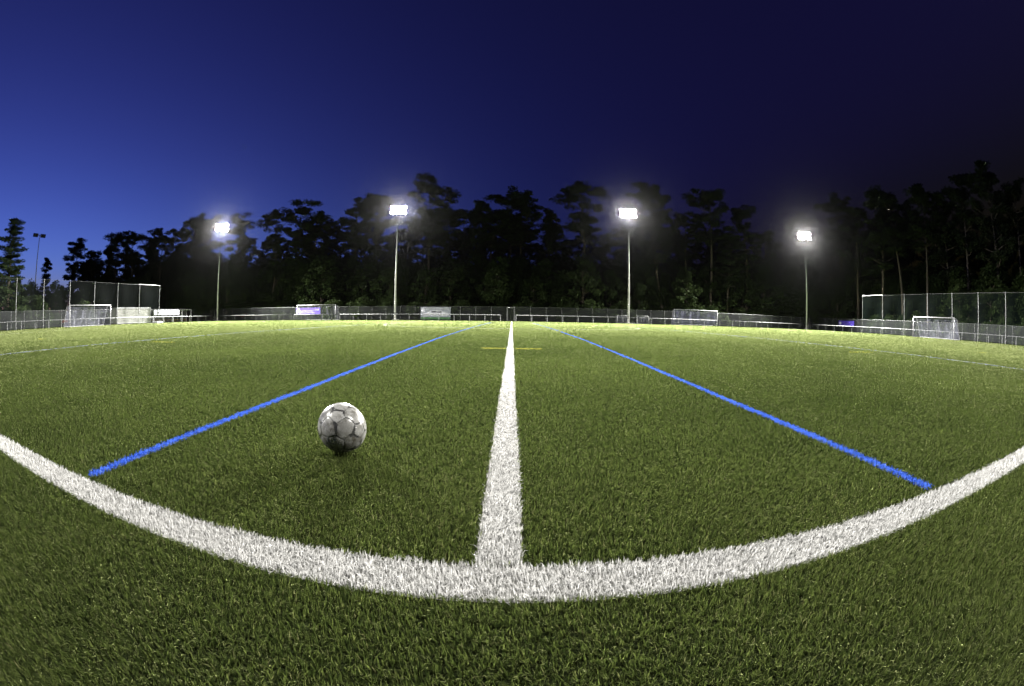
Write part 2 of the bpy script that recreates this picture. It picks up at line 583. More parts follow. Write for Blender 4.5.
# centre circle
N = 520000
t = RNG.uniform(0, 2 * np.pi, N); rr = 9.15 + RNG.uniform(-.06, .06, N)
x, y = HX + rr * np.cos(t), YC + rr * np.sin(t)
k = (np.abs(x - HX) > LW / 2) & (np.abs(np.abs(x) - 1.6) > .045)
ring = MB()
for i in range(160):
    a, b = 2 * math.pi * i / 160, 2 * math.pi * (i + 1) / 160
    ring.quad(*[(HX + r_ * math.cos(q), YC + r_ * math.sin(q), .008) for r_, q in ((9.09, a), (9.21, a), (9.21, b), (9.09, b))])
o = link('centre_circle', join_meshes('centre_circle', [(ring.mesh('ring'), 0), (line_fibres(x[k], y[k]), 1)], [M['white_backing'], M['white_fibre']]))
tag(o, 'white centre circle seen almost edge on', None, None, 'structure')

# ------------------------------------------------------------------ football
def ball():
    import bmesh
    bm = bmesh.new()
    bmesh.ops.create_icosphere(bm, subdivisions=7, radius=1)
    me = bpy.data.meshes.new('football')
    bm.to_mesh(me); bm.free()
    n = len(me.vertices)
    V = np.empty(n * 3); me.vertices.foreach_get('co', V); V = V.reshape(-1, 3)
    V /= np.linalg.norm(V, axis=1)[:, None]
    ph = (1 + 5 ** .5) / 2
    pent = np.array([p for a in (-1, 1) for b in (-ph, ph) for p in ((0, a, b), (a, b, 0), (b, 0, a))], float)
    hexa = np.array([p for a in (-1, 1) for b in (-1, 1) for c in (-1, 1) for p in ((a, b, c),)] +
                    [p for a in (-1 / ph, 1 / ph) for b in (-ph, ph) for p in ((0, a, b), (a, b, 0), (b, 0, a))], float)
    pent /= np.linalg.norm(pent, axis=1)[:, None]
    # hexagon centres are the face centres of the icosahedron whose corners are the pentagons
    tri = []
    for i in range(12):
        for j in range(i + 1, 12):
            for k_ in range(j + 1, 12):
                d = [pent[i] @ pent[j], pent[j] @ pent[k_], pent[i] @ pent[k_]]
                if min(d) > .4: tri.append((pent[i] + pent[j] + pent[k_]))
    hexa = np.array(tri); hexa /= np.linalg.norm(hexa, axis=1)[:, None]
    C = np.concatenate([pent / 2.327, hexa / 2.267]) * 2.3
    rot = np.array(Matrix.Rotation(R(23), 3, 'X') @ Matrix.Rotation(R(-14), 3, 'Y') @ Matrix.Rotation(R(41), 3, 'Z'))
    C = C @ rot.T
    W_ = V + .055 * np.stack([np.sin(V[:, 1] * 7 + 1), np.sin(V[:, 2] * 6 + 2), np.sin(V[:, 0] * 8)], 1)
    W_ /= np.linalg.norm(W_, axis=1)[:, None]
    D = W_ @ C.T
    S = np.sort(D, axis=1)
    gap = S[:, -1] - S[:, -2]
    pid = np.argmax(D, axis=1)
    seam = np.clip(1 - gap / .020, 0, 1)
    groove = np.clip(1 - gap / .045, 0, 1) ** 2
    # printed outline: a dark band just inside the seams, broken where the print has worn off
    wob = np.sin(V[:, 0] * 9 + 1) + np.sin(V[:, 1] * 11 + 2) + np.sin(V[:, 2] * 8)
    line = ((gap < .034 + .014 * np.sin(V[:, 0] * 4 + V[:, 2] * 3)) & (wob > -.6)).astype(float)
    dirt = np.clip(.55 + .35 * np.sin(V[:, 0] * 5 + 2 * np.sin(V[:, 2] * 6)) + .2 * RNG.normal(size=n), 0, 1)
    cdir = np.array([.728, -1.726, .48]); cdir /= np.linalg.norm(cdir)
    rgt = np.cross([0, 0, 1.], -cdir); rgt /= np.linalg.norm(rgt)
    upv = np.cross(cdir, rgt)
    def spot(px, py, ang, la, lb):
        p = px * rgt + py * upv + math.sqrt(max(0, 1 - px * px - py * py)) * cdir
        t1 = math.cos(ang) * rgt + math.sin(ang) * upv
        t1 = t1 - (t1 @ p) * p; t1 /= np.linalg.norm(t1)
        t2 = np.cross(p, t1)
        dd = V - p
        return ((dd @ t1 / la) ** 2 + (dd @ t2 / lb) ** 2 + np.clip(-(V @ p), 0, 9) * 99) < 1
    for a_ in ((-.38, .80, .6, .15, .055), (-.66, .55, 1.4, .05, .03), (-.62, .34, 1.5, .05, .02), (-.80, .10, 1.5, .07, .02), (.62, .56, 2.2, .07, .025), (.52, .72, 2.4, .10, .03)):
        line = np.maximum(line, spot(*a_))
    r = .110 * (1 - .012 * groove) 
    me.vertices.foreach_set('co', (V * r[:, None]).ravel())
    for nm, val in (('line', np.maximum(line, seam * .8)), ('dirt', dirt), ('panel', (pid * .618) % 1)):
        a = me.attributes.new(nm, 'FLOAT', 'POINT'); a.data.foreach_set('value', val.astype(np.float32))
    me.polygons.foreach_set('use_smooth', [True] * len(me.polygons))
    m, nt, b = new_mat('ball_leather')
    def attr(nm):
        a = nt.nodes.new('ShaderNodeAttribute'); a.attribute_name = nm; return a.outputs['Fac']
    def mix(fac, c1, c2):
        x = nt.nodes.new('ShaderNodeMix'); x.data_type = 'RGBA'
        for sock, v in ((x.inputs[0], fac), (x.inputs[6], c1), (x.inputs[7], c2)):
            if isinstance(v, tuple): sock.default_value = (*v, 1)
            elif isinstance(v, float): sock.default_value = v
            else: nt.links.new(v, sock)
        return x.outputs[2]
    tc = nt.nodes.new('ShaderNodeTexCoord')
    nz = nt.nodes.new('ShaderNodeTexNoise'); nz.inputs['Scale'].default_value = 45; nz.inputs['Detail'].default_value = 8
    nt.links.new(tc.outputs['Object'], nz.inputs['Vector'])
    rp = nt.nodes.new('ShaderNodeValToRGB')
    rp.color_ramp.elements[0].position = .38; rp.color_ramp.elements[1].position = .62
    nt.links.new(nz.outputs['Fac'], rp.inputs['Fac'])
    c = mix(attr('panel'), (.17, .17, .163), (.245, .245, .24))
    mm = nt.nodes.new('ShaderNodeMath'); mm.operation = 'MULTIPLY'
    nt.links.new(rp.outputs[0], mm.inputs[0]); nt.links.new(attr('dirt'), mm.inputs[1])
    c = mix(mm.outputs[0], c, (.055, .05, .04))
    c = mix(attr('line'), c, (.03, .03, .03))
    nt.links.new(c, b.inputs['Base Color'])
    b.inputs['Roughness'].default_value = .26
    b.inputs['Specular IOR Level'].default_value = .55
    bp = nt.nodes.new('ShaderNodeBump'); bp.inputs['Strength'].default_value = .08; bp.inputs['Distance'].default_value = .002
    nz2 = nt.nodes.new('ShaderNodeTexNoise'); nz2.inputs['Scale'].default_value = 260
    nt.links.new(tc.outputs['Object'], nz2.inputs['Vector'])
    nt.links.new(nz2.outputs['Fac'], bp.inputs['Height']); nt.links.new(bp.outputs[0], b.inputs['Normal'])
    o = link('football', me, m)
    o.location = (-.728, 1.726, .122)
    tag(o, 'worn white football with dark panel outlines resting on the turf', 'ball')
ball()

# ------------------------------------------------------------------ floodlight masts
LAMPS = [(x, z) for z in (-.40, .40) for x in (-.88, 0, .88)]
def make_mast(lit=True, h=17.0):
    root = empty('floodlight_mast', (0, 0, 0))
    # local -Y faces the pitch
    b = MB(); b.box((0, 0, .06), (.9, .9, .12)); b.build('foundation', M['concrete'], root)
    p = MB(); p.tube([(0, 0, .1), (0, 0, h * .5), (0, 0, h + .25)], [.15, .115, .075], 14); p.build('pole', M['mast_steel'], root, True)
    d = MB(); d.box((0, -.16, 1.0), (.16, .08, .5)); d.build('service_door', M['galvanised'], root)
    c = MB()
    if lit:
        c.box((0, -.06, h - .34), (2.3, .09, .09)); c.box((0, -.06, h + .34), (2.3, .09, .09))
        c.box((-.9, -.06, h), (.07, .06, .62)); c.box((.9, -.06, h), (.07, .06, .62))
        spots = LAMPS
    else:
        c.box((0, -.06, h), (3.2, .1, .1))
        spots = [(-1.35, 0), (-.75, 0), (.75, 0), (1.35, 0)]
    c.build('crossarm', M['dark_metal'], root)
    for (x, z) in spots:
        f_ = MB()
        tilt = R(-28)
        f_.box((x, -.30, h + z), (.74, .26, .66), 0, tilt)
        f_.box((x, -.15, h + z), (.10, .12, .10), 0, tilt)
        fo = f_.build('floodlight', M['dark_metal'], root)
        g = MB()
        m = Matrix.Translation((x, -.30, h + z)) @ Matrix.Rotation(tilt, 4, 'X') @ Matrix.Translation((0, -.136, 0))
        pts = [m @ Vector((sx * .345, 0, sz * .305)) for sx, sz in ((-1, -1), (1, -1), (1, 1), (-1, 1))]
        g.quad(*pts)
        g.build('lens', M['lamp_glow'] if lit else M['lamp_off'], fo)
    return root

P_FAR, P_NEAR = 8500., 1100.
def mast_light(root, power, turn, depress, h=17.0):
    """one of the two beams of a mast, aimed down onto the pitch"""
    l = bpy.data.lights.new('floodlight_beam', 'SPOT')
    l.energy = power
    l.color = (1.0, .97, .90)
    l.spot_size = R(104 if h > 0 and power > 2000 else 96)
    l.spot_blend = 1.0
    l.shadow_soft_size = .5
    o = bpy.data.objects.new('floodlight_beam', l)
    col.objects.link(o)
    o.parent = root
    o.location = (.4 * math.copysign(1, turn), -.75, h - .1)
    a = R(turn)
    d = Vector((math.sin(a) * math.cos(R(depress)), -math.cos(a) * math.cos(R(depress)), -math.sin(R(depress))))
    o.rotation_euler = d.to_track_quat('-Z', 'Y').to_euler()

proto = make_mast()
spots = [(-53.1, 64.6, 'lit floodlight mast at the far end of the row, nearest the white container'),
         (-17.75, 64.5, 'lit floodlight mast left of the gate, in front of the tall leaning pine'),
         (17.7, 64.5, 'lit floodlight mast beside the two small goals, right of the gate'),
         (53.1, 64.6, 'lit floodlight mast nearest the green ball net on the right'),
         (-53.0, -1.0, None), (-17.7, -1.0, None), (17.7, -1.0, None), (53.0, -1.0, None)]
for i, (x, y, lab) in enumerate(spots):
    o = proto if i == 0 else copy_tree(proto)
    o.location = (x, y, 0)
    far = y > 30
    tgt = (x * (.62 if abs(x) < 30 else .45), 24.0 if far else 40.0, 0)
    ang = math.atan2(tgt[1] - y, tgt[0] - x)
    o.rotation_euler.z = ang + math.pi / 2
    tag(o, lab or ('lit floodlight mast on the near touchline'), 'floodlight', 'floodlight masts round the pitch')
bpy.context.view_layer.update()
for i, (x, y, lab) in enumerate(spots):
    pass
masts = [o for o in col.objects if o.name.startswith('floodlight_mast')]
for o in masts:
    x, y, _ = o.location
    far = y > 30
    inner = abs(x) < 30
    if far:
        for turn in ((-28, 28) if inner else (-12, 22)):
            turn = turn if inner else turn * (1 if x < 0 else -1)
            mast_light(o, P_FAR * (1 if inner else 1.05), turn, 43)
    else:
        for turn in ((-33, 33) if inner else (-10, 24)):
            turn = turn if inner else turn * (1 if x > 0 else -1)
            mast_light(o, P_NEAR * (1 if inner else .9), turn, 45)
um = make_mast(False, 17.0)
um.location = polar(-66.3, 95.5)
um.rotation_euler.z = R(-66.3 + 180) * -1 + R(20)
tag(um, 'unlit floodlight mast standing dark against the blue sky beyond the left fence', 'floodlight')

# ------------------------------------------------------------------ fences, railings, ball nets
def run_line(p0, p1, step):
    p0, p1 = Vector(p0), Vector(p1)
    n = max(1, round((p1 - p0).length / step))
    return [p0.lerp(p1, i / n) for i in range(n + 1)]

post_fence = MB().tube([(0, 0, 0), (0, 0, 2.28)], .028, 8).mesh('post'); post_fence.materials.append(M['galvanised'])
post_rail = MB().tube([(0, 0, 0), (0, 0, .93)], .036, 8).mesh('post'); post_rail.materials.append(M['rail_steel'])
post_net = MB().tube([(0, 0, 0), (0, 0, 6.0)], [.055, .045], 10).mesh('post'); post_net.materials.append(M['galvanised'])

def posts(root, mesh, pts, origin):
    for p in pts:
        o = bpy.data.objects.new('post', mesh)
        col.objects.link(o)
        o.parent = root
        o.location = Vector(p) - origin

def fence(a, b, label, h=2.25, holes=()):
    a, b = Vector((*a, -.02)), Vector((*b, -.02))
    root = empty('mesh_fence', a)
    pts = run_line(a, b, 2.45)
    posts(root, post_fence, pts, a)
    L = (b - a).length
    d = (b - a).normalized()
    wm = MB()
    z0 = .06
    segs = []
    s = 0
    for h0, h1 in list(holes) + [(L, L)]:
        if h0 > s: segs.append((s, h0))
        s = h1
    for s0, s1 in segs:
        wm.quad(d * s0 + Vector((0, 0, z0)), d * s1 + Vector((0, 0, z0)), d * s1 + Vector((0, 0, h)), d * s0 + Vector((0, 0, h)),
                [(s0, z0), (s1, z0), (s1, h), (s0, h)])
    wm.build('wire_mesh', M['fence_wire'], root)
    tb = MB()
    for s0, s1 in segs:
        tb.tube([d * s0 + Vector((0, 0, h)), d * s1 + Vector((0, 0, h))], .018, 6)
    tb.build('top_wire', M['galvanised'], root)
    tag(root, label, 'fence')
fence((-60, 69), (-.80, 69), 'grey wire mesh fence behind the far touchline, left of the gate')
fence((.44, 69), (60, 69), 'grey wire mesh fence behind the far touchline, right of the gate')
fence((-60, 2), (-60, 69), 'grey wire mesh fence behind the left goal')
fence((60, 2), (60, 69), 'grey wire mesh fence behind the right goal')

def railing(a, b, label):
    a, b = Vector((*a, -.02)), Vector((*b, -.02))
    root = empty('railing', a)
    posts(root, post_rail, run_line(a, b, 2.4), a)
    MB().tube([Vector((0, 0, .95)), b - a + Vector((0, 0, .95))], .042, 8).build('rail', M['rail_steel'], root, True)
    tag(root, label, 'railing', 'white tubular railings round the pitch')
RY = 65.6
railing((-54.5, RY), (-36.75, RY), 'white tubular railing between the left floodlight mast and the purple banner')
railing((-36.2, RY), (-27.9, RY), 'short white railing in front of the goal with the purple banner')
railing((-27.45, RY), (-1.72, RY), 'white tubular railing in front of the car advertising banner, ending at the gate')
railing((.62, RY), (33.6, RY), 'white tubular railing right of the gate, running behind the small goals')
railing((34.2, RY), (54.5, RY), 'white tubular railing between the goal with the dark net and the right mast')
railing((-54.5, 12), (-54.5, 65.0), 'white tubular railing behind the left pitch goal')
railing((54.5, 12), (54.5, 65.0), 'white tubular railing behind the right pitch goal')

def ball_net(x, y0, n, m, label):
    root = empty('ball_net', (x, y0, -.02))
    posts(root, post_net, [Vector((x, y0 + 5 * i, -.02)) for i in range(n)], Vector((x, y0, -.02)))
    L = 5 * (n - 1)
    nb = MB()
    K = 5 * (n - 1) * 2
    for i in range(K):
        for j in range(6):
            q = []
            uv = []
            for ii, jj in ((i, j), (i + 1, j), (i + 1, j + 1), (i, j + 1)):
                yy, zz = ii * L / K, .15 + jj * 5.75 / 6
                sag = .10 * math.sin(ii * math.pi / 10 * 2.0) * math.sin(jj / 6 * math.pi)
                q.append((sag, yy, zz)); uv.append((yy, zz))
            nb.quad(*q, uv)
    nb.build('net', m, root)
    MB().tube([(0, L - 5, 5.95), (0, L, 5.95)], .05, 8).build('top_bar', M['galvanised'], root)
    MB().tube([(0, 0, 5.9), (0, L - 5, 5.9)], .008, 5).build('head_cable', M['galvanised'], root)
    tag(root, label, 'ball net')
ball_net(-56.4, 11.4, 9, M['dark_ball_net'], 'tall ball stop net on grey posts behind the left goal')
ball_net(56.1, 11.7, 9, M['ball_net'], 'tall green ball stop net on grey posts behind the right goal')

# gate
gt = empty('gate', (-.18, 69.0, -.02))
gf = MB()
for s in (-1, 1):
    gf.box((s * .56, 0, 1.12), (.09, .09, 2.24))
gf.box((0, 0, 2.20), (1.03, .09, .09))
gf.build('gate_frame', M['white_paint'], gt)
lf = MB()
for s in (-1, 1):
    lf.box((s * .47, -.07, 1.05), (.05, .04, 1.95))
lf.box((0, -.07, .10), (.89, .04, .05)); lf.box((0, -.07, 2.0), (.89, .04, .05))
lf.build('gate_leaf', M['galvanised'], gt)
MB().quad((-.445, -.07, .13), (.445, -.07, .13), (.445, -.07, 1.97), (-.445, -.07, 1.97), [(0, 0), (.9, 0), (.9, 1.84), (0, 1.84)]).build('wire_mesh', M['fence_wire'], gt)
MB().box((.40, -.12, 1.05), (.14, .05, .04)).build('handle', M['dark_metal'], gt)
tag(gt, 'narrow white framed gate in the far fence at the end of the halfway line', 'gate')

# ------------------------------------------------------------------ goals
def make_goal(name, loc, rz, W=7.32, Hh=2.44, D=2.0, netm='goal_net', wheels=False, topd=.9):
    """opening faces local -Y"""
    root = empty(name, loc, rz)
    r_ = .06 if W > 4 else .045
    for s in (-1, 1):
        MB().tube([(s * (W / 2 + r_), 0, 0), (s * (W / 2 + r_), 0, Hh + 2 * r_)], r_, 12).build('goalpost', M['white_paint'], root, True)
    MB().tube([(-W / 2, 0, Hh + r_), (W / 2, 0, Hh + r_)], r_, 12).build('crossbar', M['white_paint'], root, True)
    x = W / 2 + r_
    for s in (-1, 1):
        MB().tube([(s * x, .06, Hh), (s * x, topd, Hh - .02), (s * x, D, .06), (s * x, .06, .05)], r_ * .55, 8).build('side_stay', M['white_paint'], root)
    MB().tube([(-x + .04, D, .06), (x - .04, D, .06)], r_ * .55, 8).build('ground_bar', M['white_paint'], root)
    nb = MB()
    K = 16
    prof = [(.06, Hh), (topd, Hh - .06), (topd + (D - topd) * .5, Hh * .52), (D - .03, .08)]
    for i in range(K):
        for j in range(3):
            q, uv = [], []
            for ii, jj in ((i, j), (i + 1, j), (i + 1, j + 1), (i, j + 1)):
                xx = -W / 2 + W * ii / K
                dd, zz = prof[jj]
                sag = .12 * math.sin(ii * 1.9) * (1 if 0 < jj < 3 else 0)
                q.append((xx, dd + sag, zz - abs(sag) * .6)); uv.append((xx, dd + (Hh - zz)))
            nb.quad(*q, uv)
    for s in (-1, 1):
        xs = s * (W / 2 - .02)
        nb.quad((xs, .06, .08), (xs, .06, Hh), (xs, topd, Hh - .06), (xs, D - .03, .08), [(.06, .08), (.06, Hh), (topd, Hh), (D, .08)])
    nb.build('net', M[netm], root)
    if wheels:
        for s in (-1, 1):
            m = MB(); m.tube([(s * (W / 2 - .55) - .06, -.12, .19), (s * (W / 2 - .55) + .06, -.12, .19)], .19, 16)
            m.build('wheel', M['rubber'], root)
    return root
GP = 'pitch goals'
tag(make_goal('goal', (-XL, YC, 0), R(90)), 'white pitch goal at the left end in front of the ball net', 'goal')
tag(make_goal('goal', (XL, YC, 0), R(-90)), 'white pitch goal at the right end in front of the green ball net', 'goal')
tag(make_goal('goal', (-32.4, 66.5, -.02), R(-4), 7.6, 2.44, 1.7, 'goal_net', True, .8), 'parked white goal on wheels behind the purple banner', 'goal')
tag(make_goal('goal', (30.1, 66.5, -.02), R(-5), 7.7, 2.44, 1.7, 'dark_goal_net', True, .8), 'parked white goal with dark bluish net behind the railing right of the small goals', 'goal')
tag(make_goal('small_goal', (17.35, 66.6, -.02), R(4), 1.8, 1.2, .8, 'goal_net', False, .3), 'small white training goal half hidden behind the floodlight pole', 'goal', 'small training goals')
tag(make_goal('small_goal', (20.75, 66.6, -.02), R(-6), 1.75, 1.2, .8, 'goal_net', False, .3), 'small white training goal with a bright crossbar, right of the floodlight pole', 'goal', 'small training goals')

# ------------------------------------------------------------------ banners, container, dugout
def scribble(mb, x0, x1, z, hh, y, n, seed):
    rr = random.Random(seed)
    x = x0
    wch = (x1 - x0) / n
    for i in range(n):
        ww = wch * rr.uniform(.5, .78)
        k = rr.choice((0, 1, 2, 3))
        st = ww * .28
        mb.box((x + st / 2, y, z), (st, .006, hh))
        if k in (0, 2):
            mb.box((x + ww - st / 2, y, z), (st, .006, hh))
        if k in (0, 1, 3):
            mb.box((x + ww / 2, y - .001, z + hh * .42), (ww, .006, hh * .16))
        if k in (1, 2):
            mb.box((x + ww / 2, y - .001, z), (ww * .9, .006, hh * .16))
        if k in (1, 3):
            mb.box((x + ww / 2, y - .001, z - hh * .42), (ww, .006, hh * .16))
        x += wch

# purple banner tied to the front of the parked goal
bn = empty('banner', (-33.75, 66.18, 1.02), R(-4))
MB().box((0, 0, .5), (4.9, .02, 1.0)).build('cloth', M['purple'], bn)
cr = MB()
cr.tube([(-2.0, -.013, .55), (-2.0, -.022, .55)], .36, 20)
cr.box((-1.55, -.016, .32), (.5, .006, .4)); cr.box((-2.28, -.016, .3), (.22, .006, .5))
cr.build('crest', M['print_white'], bn)
tx = MB(); scribble(tx, -1.15, 1.2, .46, .30, -.018, 10, 3); scribble(tx, 1.4, 2.3, .66, .26, -.018, 4, 5); tx.box((.1, -.018, .18), (2.6, .006, .06))
tx.build('lettering', M['print_white'], bn)
for s in (-2.2, 0, 2.2):
    MB().tube([(s, .0, .99), (s, .24, 1.46)], .012, 5).build('tie', M['galvanised'], bn)
tag(bn, 'purple banner with a white crest and white lettering tied to the parked goal', 'banner')

# white and grey car advertisement on the fence
ad = empty('advertising_banner', (-12.2, 68.9, .12))
MB().box((0, 0, 1.0), (4.9, .03, 2.0)).build('sheet', M['print_grey'], ad)
car = MB()
body = [(-1.9, .62), (2.1, .62), (2.2, .95), (1.6, 1.10), (.95, 1.42), (-.75, 1.46), (-1.5, 1.08), (-2.0, .98)]
i0 = len(car.v)
for yy in (-.018, -.024):
    car.v += [(x, yy, z) for x, z in body]
n = len(body)
car.f.append(tuple(i0 + n + i for i in range(n)))
car.f += [(i0 + i, i0 + (i + 1) % n, i0 + n + (i + 1) % n, i0 + n + i) for i in range(n)]
car.build('car_picture', M['print_white'], ad)
wn = MB(); wn.box((-.3, -.029, 1.24), (.8, .006, .22)); wn.box((.62, -.029, 1.2), (.7, .006, .18)); wn.box((-.1, -.029, .78), (3.6, .006, .05))
wn.build('car_windows', M['print_dark'], ad)
tx = MB(); scribble(tx, -1.5, 2.2, 1.74, .24, -.02, 13, 9); tx.box((-2.05, -.02, 1.5), (.5, .006, .7)); tx.build('lettering', M['print_white'], ad)
MB().box((0, -.02, .22), (4.8, .008, .34)).build('grass_strip', M['print_green'], ad)
tag(ad, 'grey and white advertising banner with a car picture on the far fence', 'banner')

b2 = empty('banner', (59.9, 59.9, .95), R(90) + math.pi)
MB().box((0, 0, .5), (4.6, .02, .95)).build('cloth', M['deep_purple'], b2)
tx = MB(); scribble(tx, -1.1, 2.0, .52, .24, -.018, 12, 21); tx.build('lettering', M['purple'], b2)
MB().tube([(-1.75, -.012, .5), (-1.75, -.02, .5)], .3, 18).build('crest', M['print_white'], b2)
tag(b2, 'deep purple banner hung on the right hand fence near the mast', 'banner')

# white storage container
ct = empty('storage_container', (-58.1, 45.7, -.02))
cb = MB(); cb.box((0, 0, 1.28), (2.2, 8.0, 2.3))
for i in range(40):
    cb.box((1.115, -3.9 + i * .2, 1.28), (.03, .10, 2.1))
cb.build('body', M['container'], ct)
cr = MB(); cr.box((0, 0, 2.46), (2.3, 8.1, .07)); cr.build('roof_rim', M['galvanised'], ct)
fr = MB()
for s in (-1, 1):
    fr.box((1.13, s * 3.96, 1.25), (.1, .12, 2.4))
fr.box((1.13, 0, 2.36), (.07, 7.8, .09)); fr.box((1.13, 0, .16), (.07, 7.8, .09))
fr.build('corner_frame', M['white_paint'], ct)
for y in (-3.2, -1.0, 1.0, 3.2):
    MB().box((.9, y, .06), (.3, .6, .12)).build('foot_block', M['dark_metal'], ct)
tag(ct, 'white storage container standing behind the left railing beside the goal', 'container')

# team shelter with a white name board
dg = empty('team_shelter', (-57.2, 55.3, -.02))
fr = MB()
for y in (-5.1, -2.5, 0, 2.5, 5.1):
    fr.box((.6, y, 1.03), (.09, .09, 2.06)); fr.box((-.7, y, .95), (.08, .08, 1.9))
fr.box((.6, 0, 2.1), (.1, 10.3, .09)); fr.box((-.7, 0, 1.94), (.08, 10.3, .08))
fr.build('frame', M['white_paint'], dg)
rf = MB(); rf.box((-.05, 0, 2.12), (1.5, 10.4, .03), 0, 0, R(7) * -1); rf.build('roof', M['dark_metal'], dg)
bk = MB(); bk.box((-.76, 0, 1.0), (.03, 10.2, 1.7)); bk.build('back_panel', M['dark_metal'], dg)
sb = MB(); sb.box((.68, -1.7, 1.66), (.04, 6.6, .78)); sb.build('name_board', M['print_white'], dg)
tb = bpy.data.objects.new('lettering', None)
tx = MB(); scribble(tx, -2.0, 2.0, 0, .34, 0, 10, 33); tx.box((-2.45, 0, 0), (.36, .006, .36))
to = tx.build('lettering', M['print_dark'], dg); to.location = (.706, -1.5, 1.64); to.rotation_euler.z = R(90)
bpy.data.objects.remove(tb)
be = MB(); be.box((-.35, 0, .45), (.36, 9.6, .05))
for y in (-4.4, -1.5, 1.5, 4.4): be.box((-.35, y, .21), (.3, .06, .42))
be.build('bench', M['wood'], dg)
tag(dg, 'white framed team shelter with a lettered white board beside the container', 'shelter')

o = MB().box((0, 0, .11), (1.0, 3.0, .2)).box((0, 0, .235), (.9, 2.8, .05)).build('white_mat', M['white_paint'])
o.location = (-51.6, 46.6, 0)
o.rotation_euler.z = R(30)
tag(o, 'low white mat lying on the turf in front of the container', 'mat')
o = MB().box((0, 0, .05), (1.0, .5, .1)).box((0, 0, .115), (.9, .42, .03)).build('white_slab', M['white_paint'])
o.location = (18.55, 63.9, 0)
tag(o, 'small white slab lying on the turf beside the floodlight foot', 'slab')

# ------------------------------------------------------------------ trees
def leaf_cards(centres, radii, per, size, rng, flat=.5, aspect=.45):
    """leaf sized faces spread through clumps"""
    centres = np.asarray(centres, float)
    n = len(centres) * per
    c = np.repeat(centres, per, 0)
    r = np.repeat(np.asarray(radii, float), per)
    d = rng.normal(size=(n, 3))
    d /= np.linalg.norm(d, axis=1)[:, None]
    rad = r * rng.random(n) ** .5
    p = c + d * rad[:, None] * np.array([1, 1, flat])
    a = rng.normal(size=(n, 3)); a[:, 2] *= .6; a /= np.linalg.norm(a, axis=1)[:, None]
    b = np.cross(a, rng.normal(size=(n, 3))); b /= np.linalg.norm(b, axis=1)[:, None]
    s = (size * rng.uniform(.6, 1.3, n))[:, None]
    a = a * s; b = b * s * aspect
    V = np.stack([p - a, p + b, p + a, p - b], 1).reshape(-1, 3)
    return V, n

def cards_mesh(name, V, n, m):
    me = bpy.data.meshes.new(name)
    me.vertices.add(n * 4); me.vertices.foreach_set('co', V.astype(np.float32).ravel())
    me.loops.add(n * 4); me.loops.foreach_set('vertex_index', np.arange(n * 4, dtype=np.int32))
    me.polygons.add(n)
    me.polygons.foreach_set('loop_start', (np.arange(n) * 4).astype(np.int32))
    me.polygons.foreach_set('loop_total', np.full(n, 4, np.int32))
    me.materials.append(m)
    me.update(calc_edges=True)
    return me

def pine(seed, H0=20.0, style='umbrella'):
    """Scots pine: long bare trunk, crooked limbs, needle clumps in flat plates"""
    rng = np.random.default_rng(seed)
    rr = random.Random(seed)
    tm = MB()
    lean = rr.uniform(-.06, .06), rr.uniform(-.06, .06)
    bend = rr.uniform(-.5, .5)
    def tp(t):
        return Vector((lean[0] * H0 * t + bend * math.sin(t * 3.0), lean[1] * H0 * t + .35 * math.sin(t * 4 + seed), H0 * t))
    tm.tube([tp(i / 9) for i in range(10)], [.23 * (1 - .78 * i / 9) + (.06 if i == 0 else 0) for i in range(10)], 9)
    C, Rd = [], []
    lo = {'umbrella': .60, 'tall': .42, 'scraggy': .48}[style]
    nl = {'umbrella': 19, 'tall': 27, 'scraggy': 15}[style]
    for k in range(nl):
        t = lo + (1 - lo) * ((k + rr.random()) / nl)
        u = (t - lo) / (1 - lo)
        if style == 'umbrella':
            ln = 3.5 * (.45 + .75 * u) * (1.15 - .75 * max(0, u - .7) / .3)
        elif style == 'tall':
            ln = 2.9 * (.55 + .7 * math.sin(math.pi * min(1, u * .8 + .12)))
        else:
            ln = 2.4 * (.5 + .5 * rr.random())
        ln *= rr.uniform(.55, 1.2)
        az = k * 2.4 + rr.uniform(-.6, .6)
        rise = rr.uniform(-.05, .45) + .35 * u
        p0 = tp(t)
        d = Vector((math.cos(az), math.sin(az), rise)).normalized()
        p1 = p0 + d * ln * .5 + Vector((0, 0, rr.uniform(-.2, .2)))
        p2 = p0 + d * ln + Vector((0, 0, rr.uniform(0, .5)))
        tm.tube([p0, p1, p2], [.075 * (1.2 - u * .6), .05, .02], 5)
        for _ in range(rr.randint(3, 6)):
            q = rr.uniform(.45, 1.05)
            c = p0.lerp(p2, q) + Vector((rr.gauss(0, .45), rr.gauss(0, .45), rr.gauss(.1, .25)))
            C.append(c); Rd.append(rr.uniform(.55, 1.2))
    for _ in range(6):
        C.append(tp(1.0) + Vector((rr.gauss(0, .6), rr.gauss(0, .6), rr.uniform(-.6, .35)))); Rd.append(rr.uniform(.5, .9))
    # dead stubs down the bare trunk
    for _ in range(7):
        t = rr.uniform(.22, lo); az = rr.uniform(0, 6.28)
        p0 = tp(t)
        tm.tube([p0, p0 + Vector((math.cos(az), math.sin(az), rr.uniform(-.2, .3))) * rr.uniform(.4, 1.3)], [.03, .01], 4)
    V, n = leaf_cards([tuple(c) for c in C], Rd, 78, .27, rng, .5, .33)
    t_me = tm.mesh('trunk'); t_me.materials.append(M['bark'])
    t_me.polygons.foreach_set('use_smooth', [True] * len(t_me.polygons))
    return t_me, cards_mesh('crown', V, n, M['pine_needles']), H0

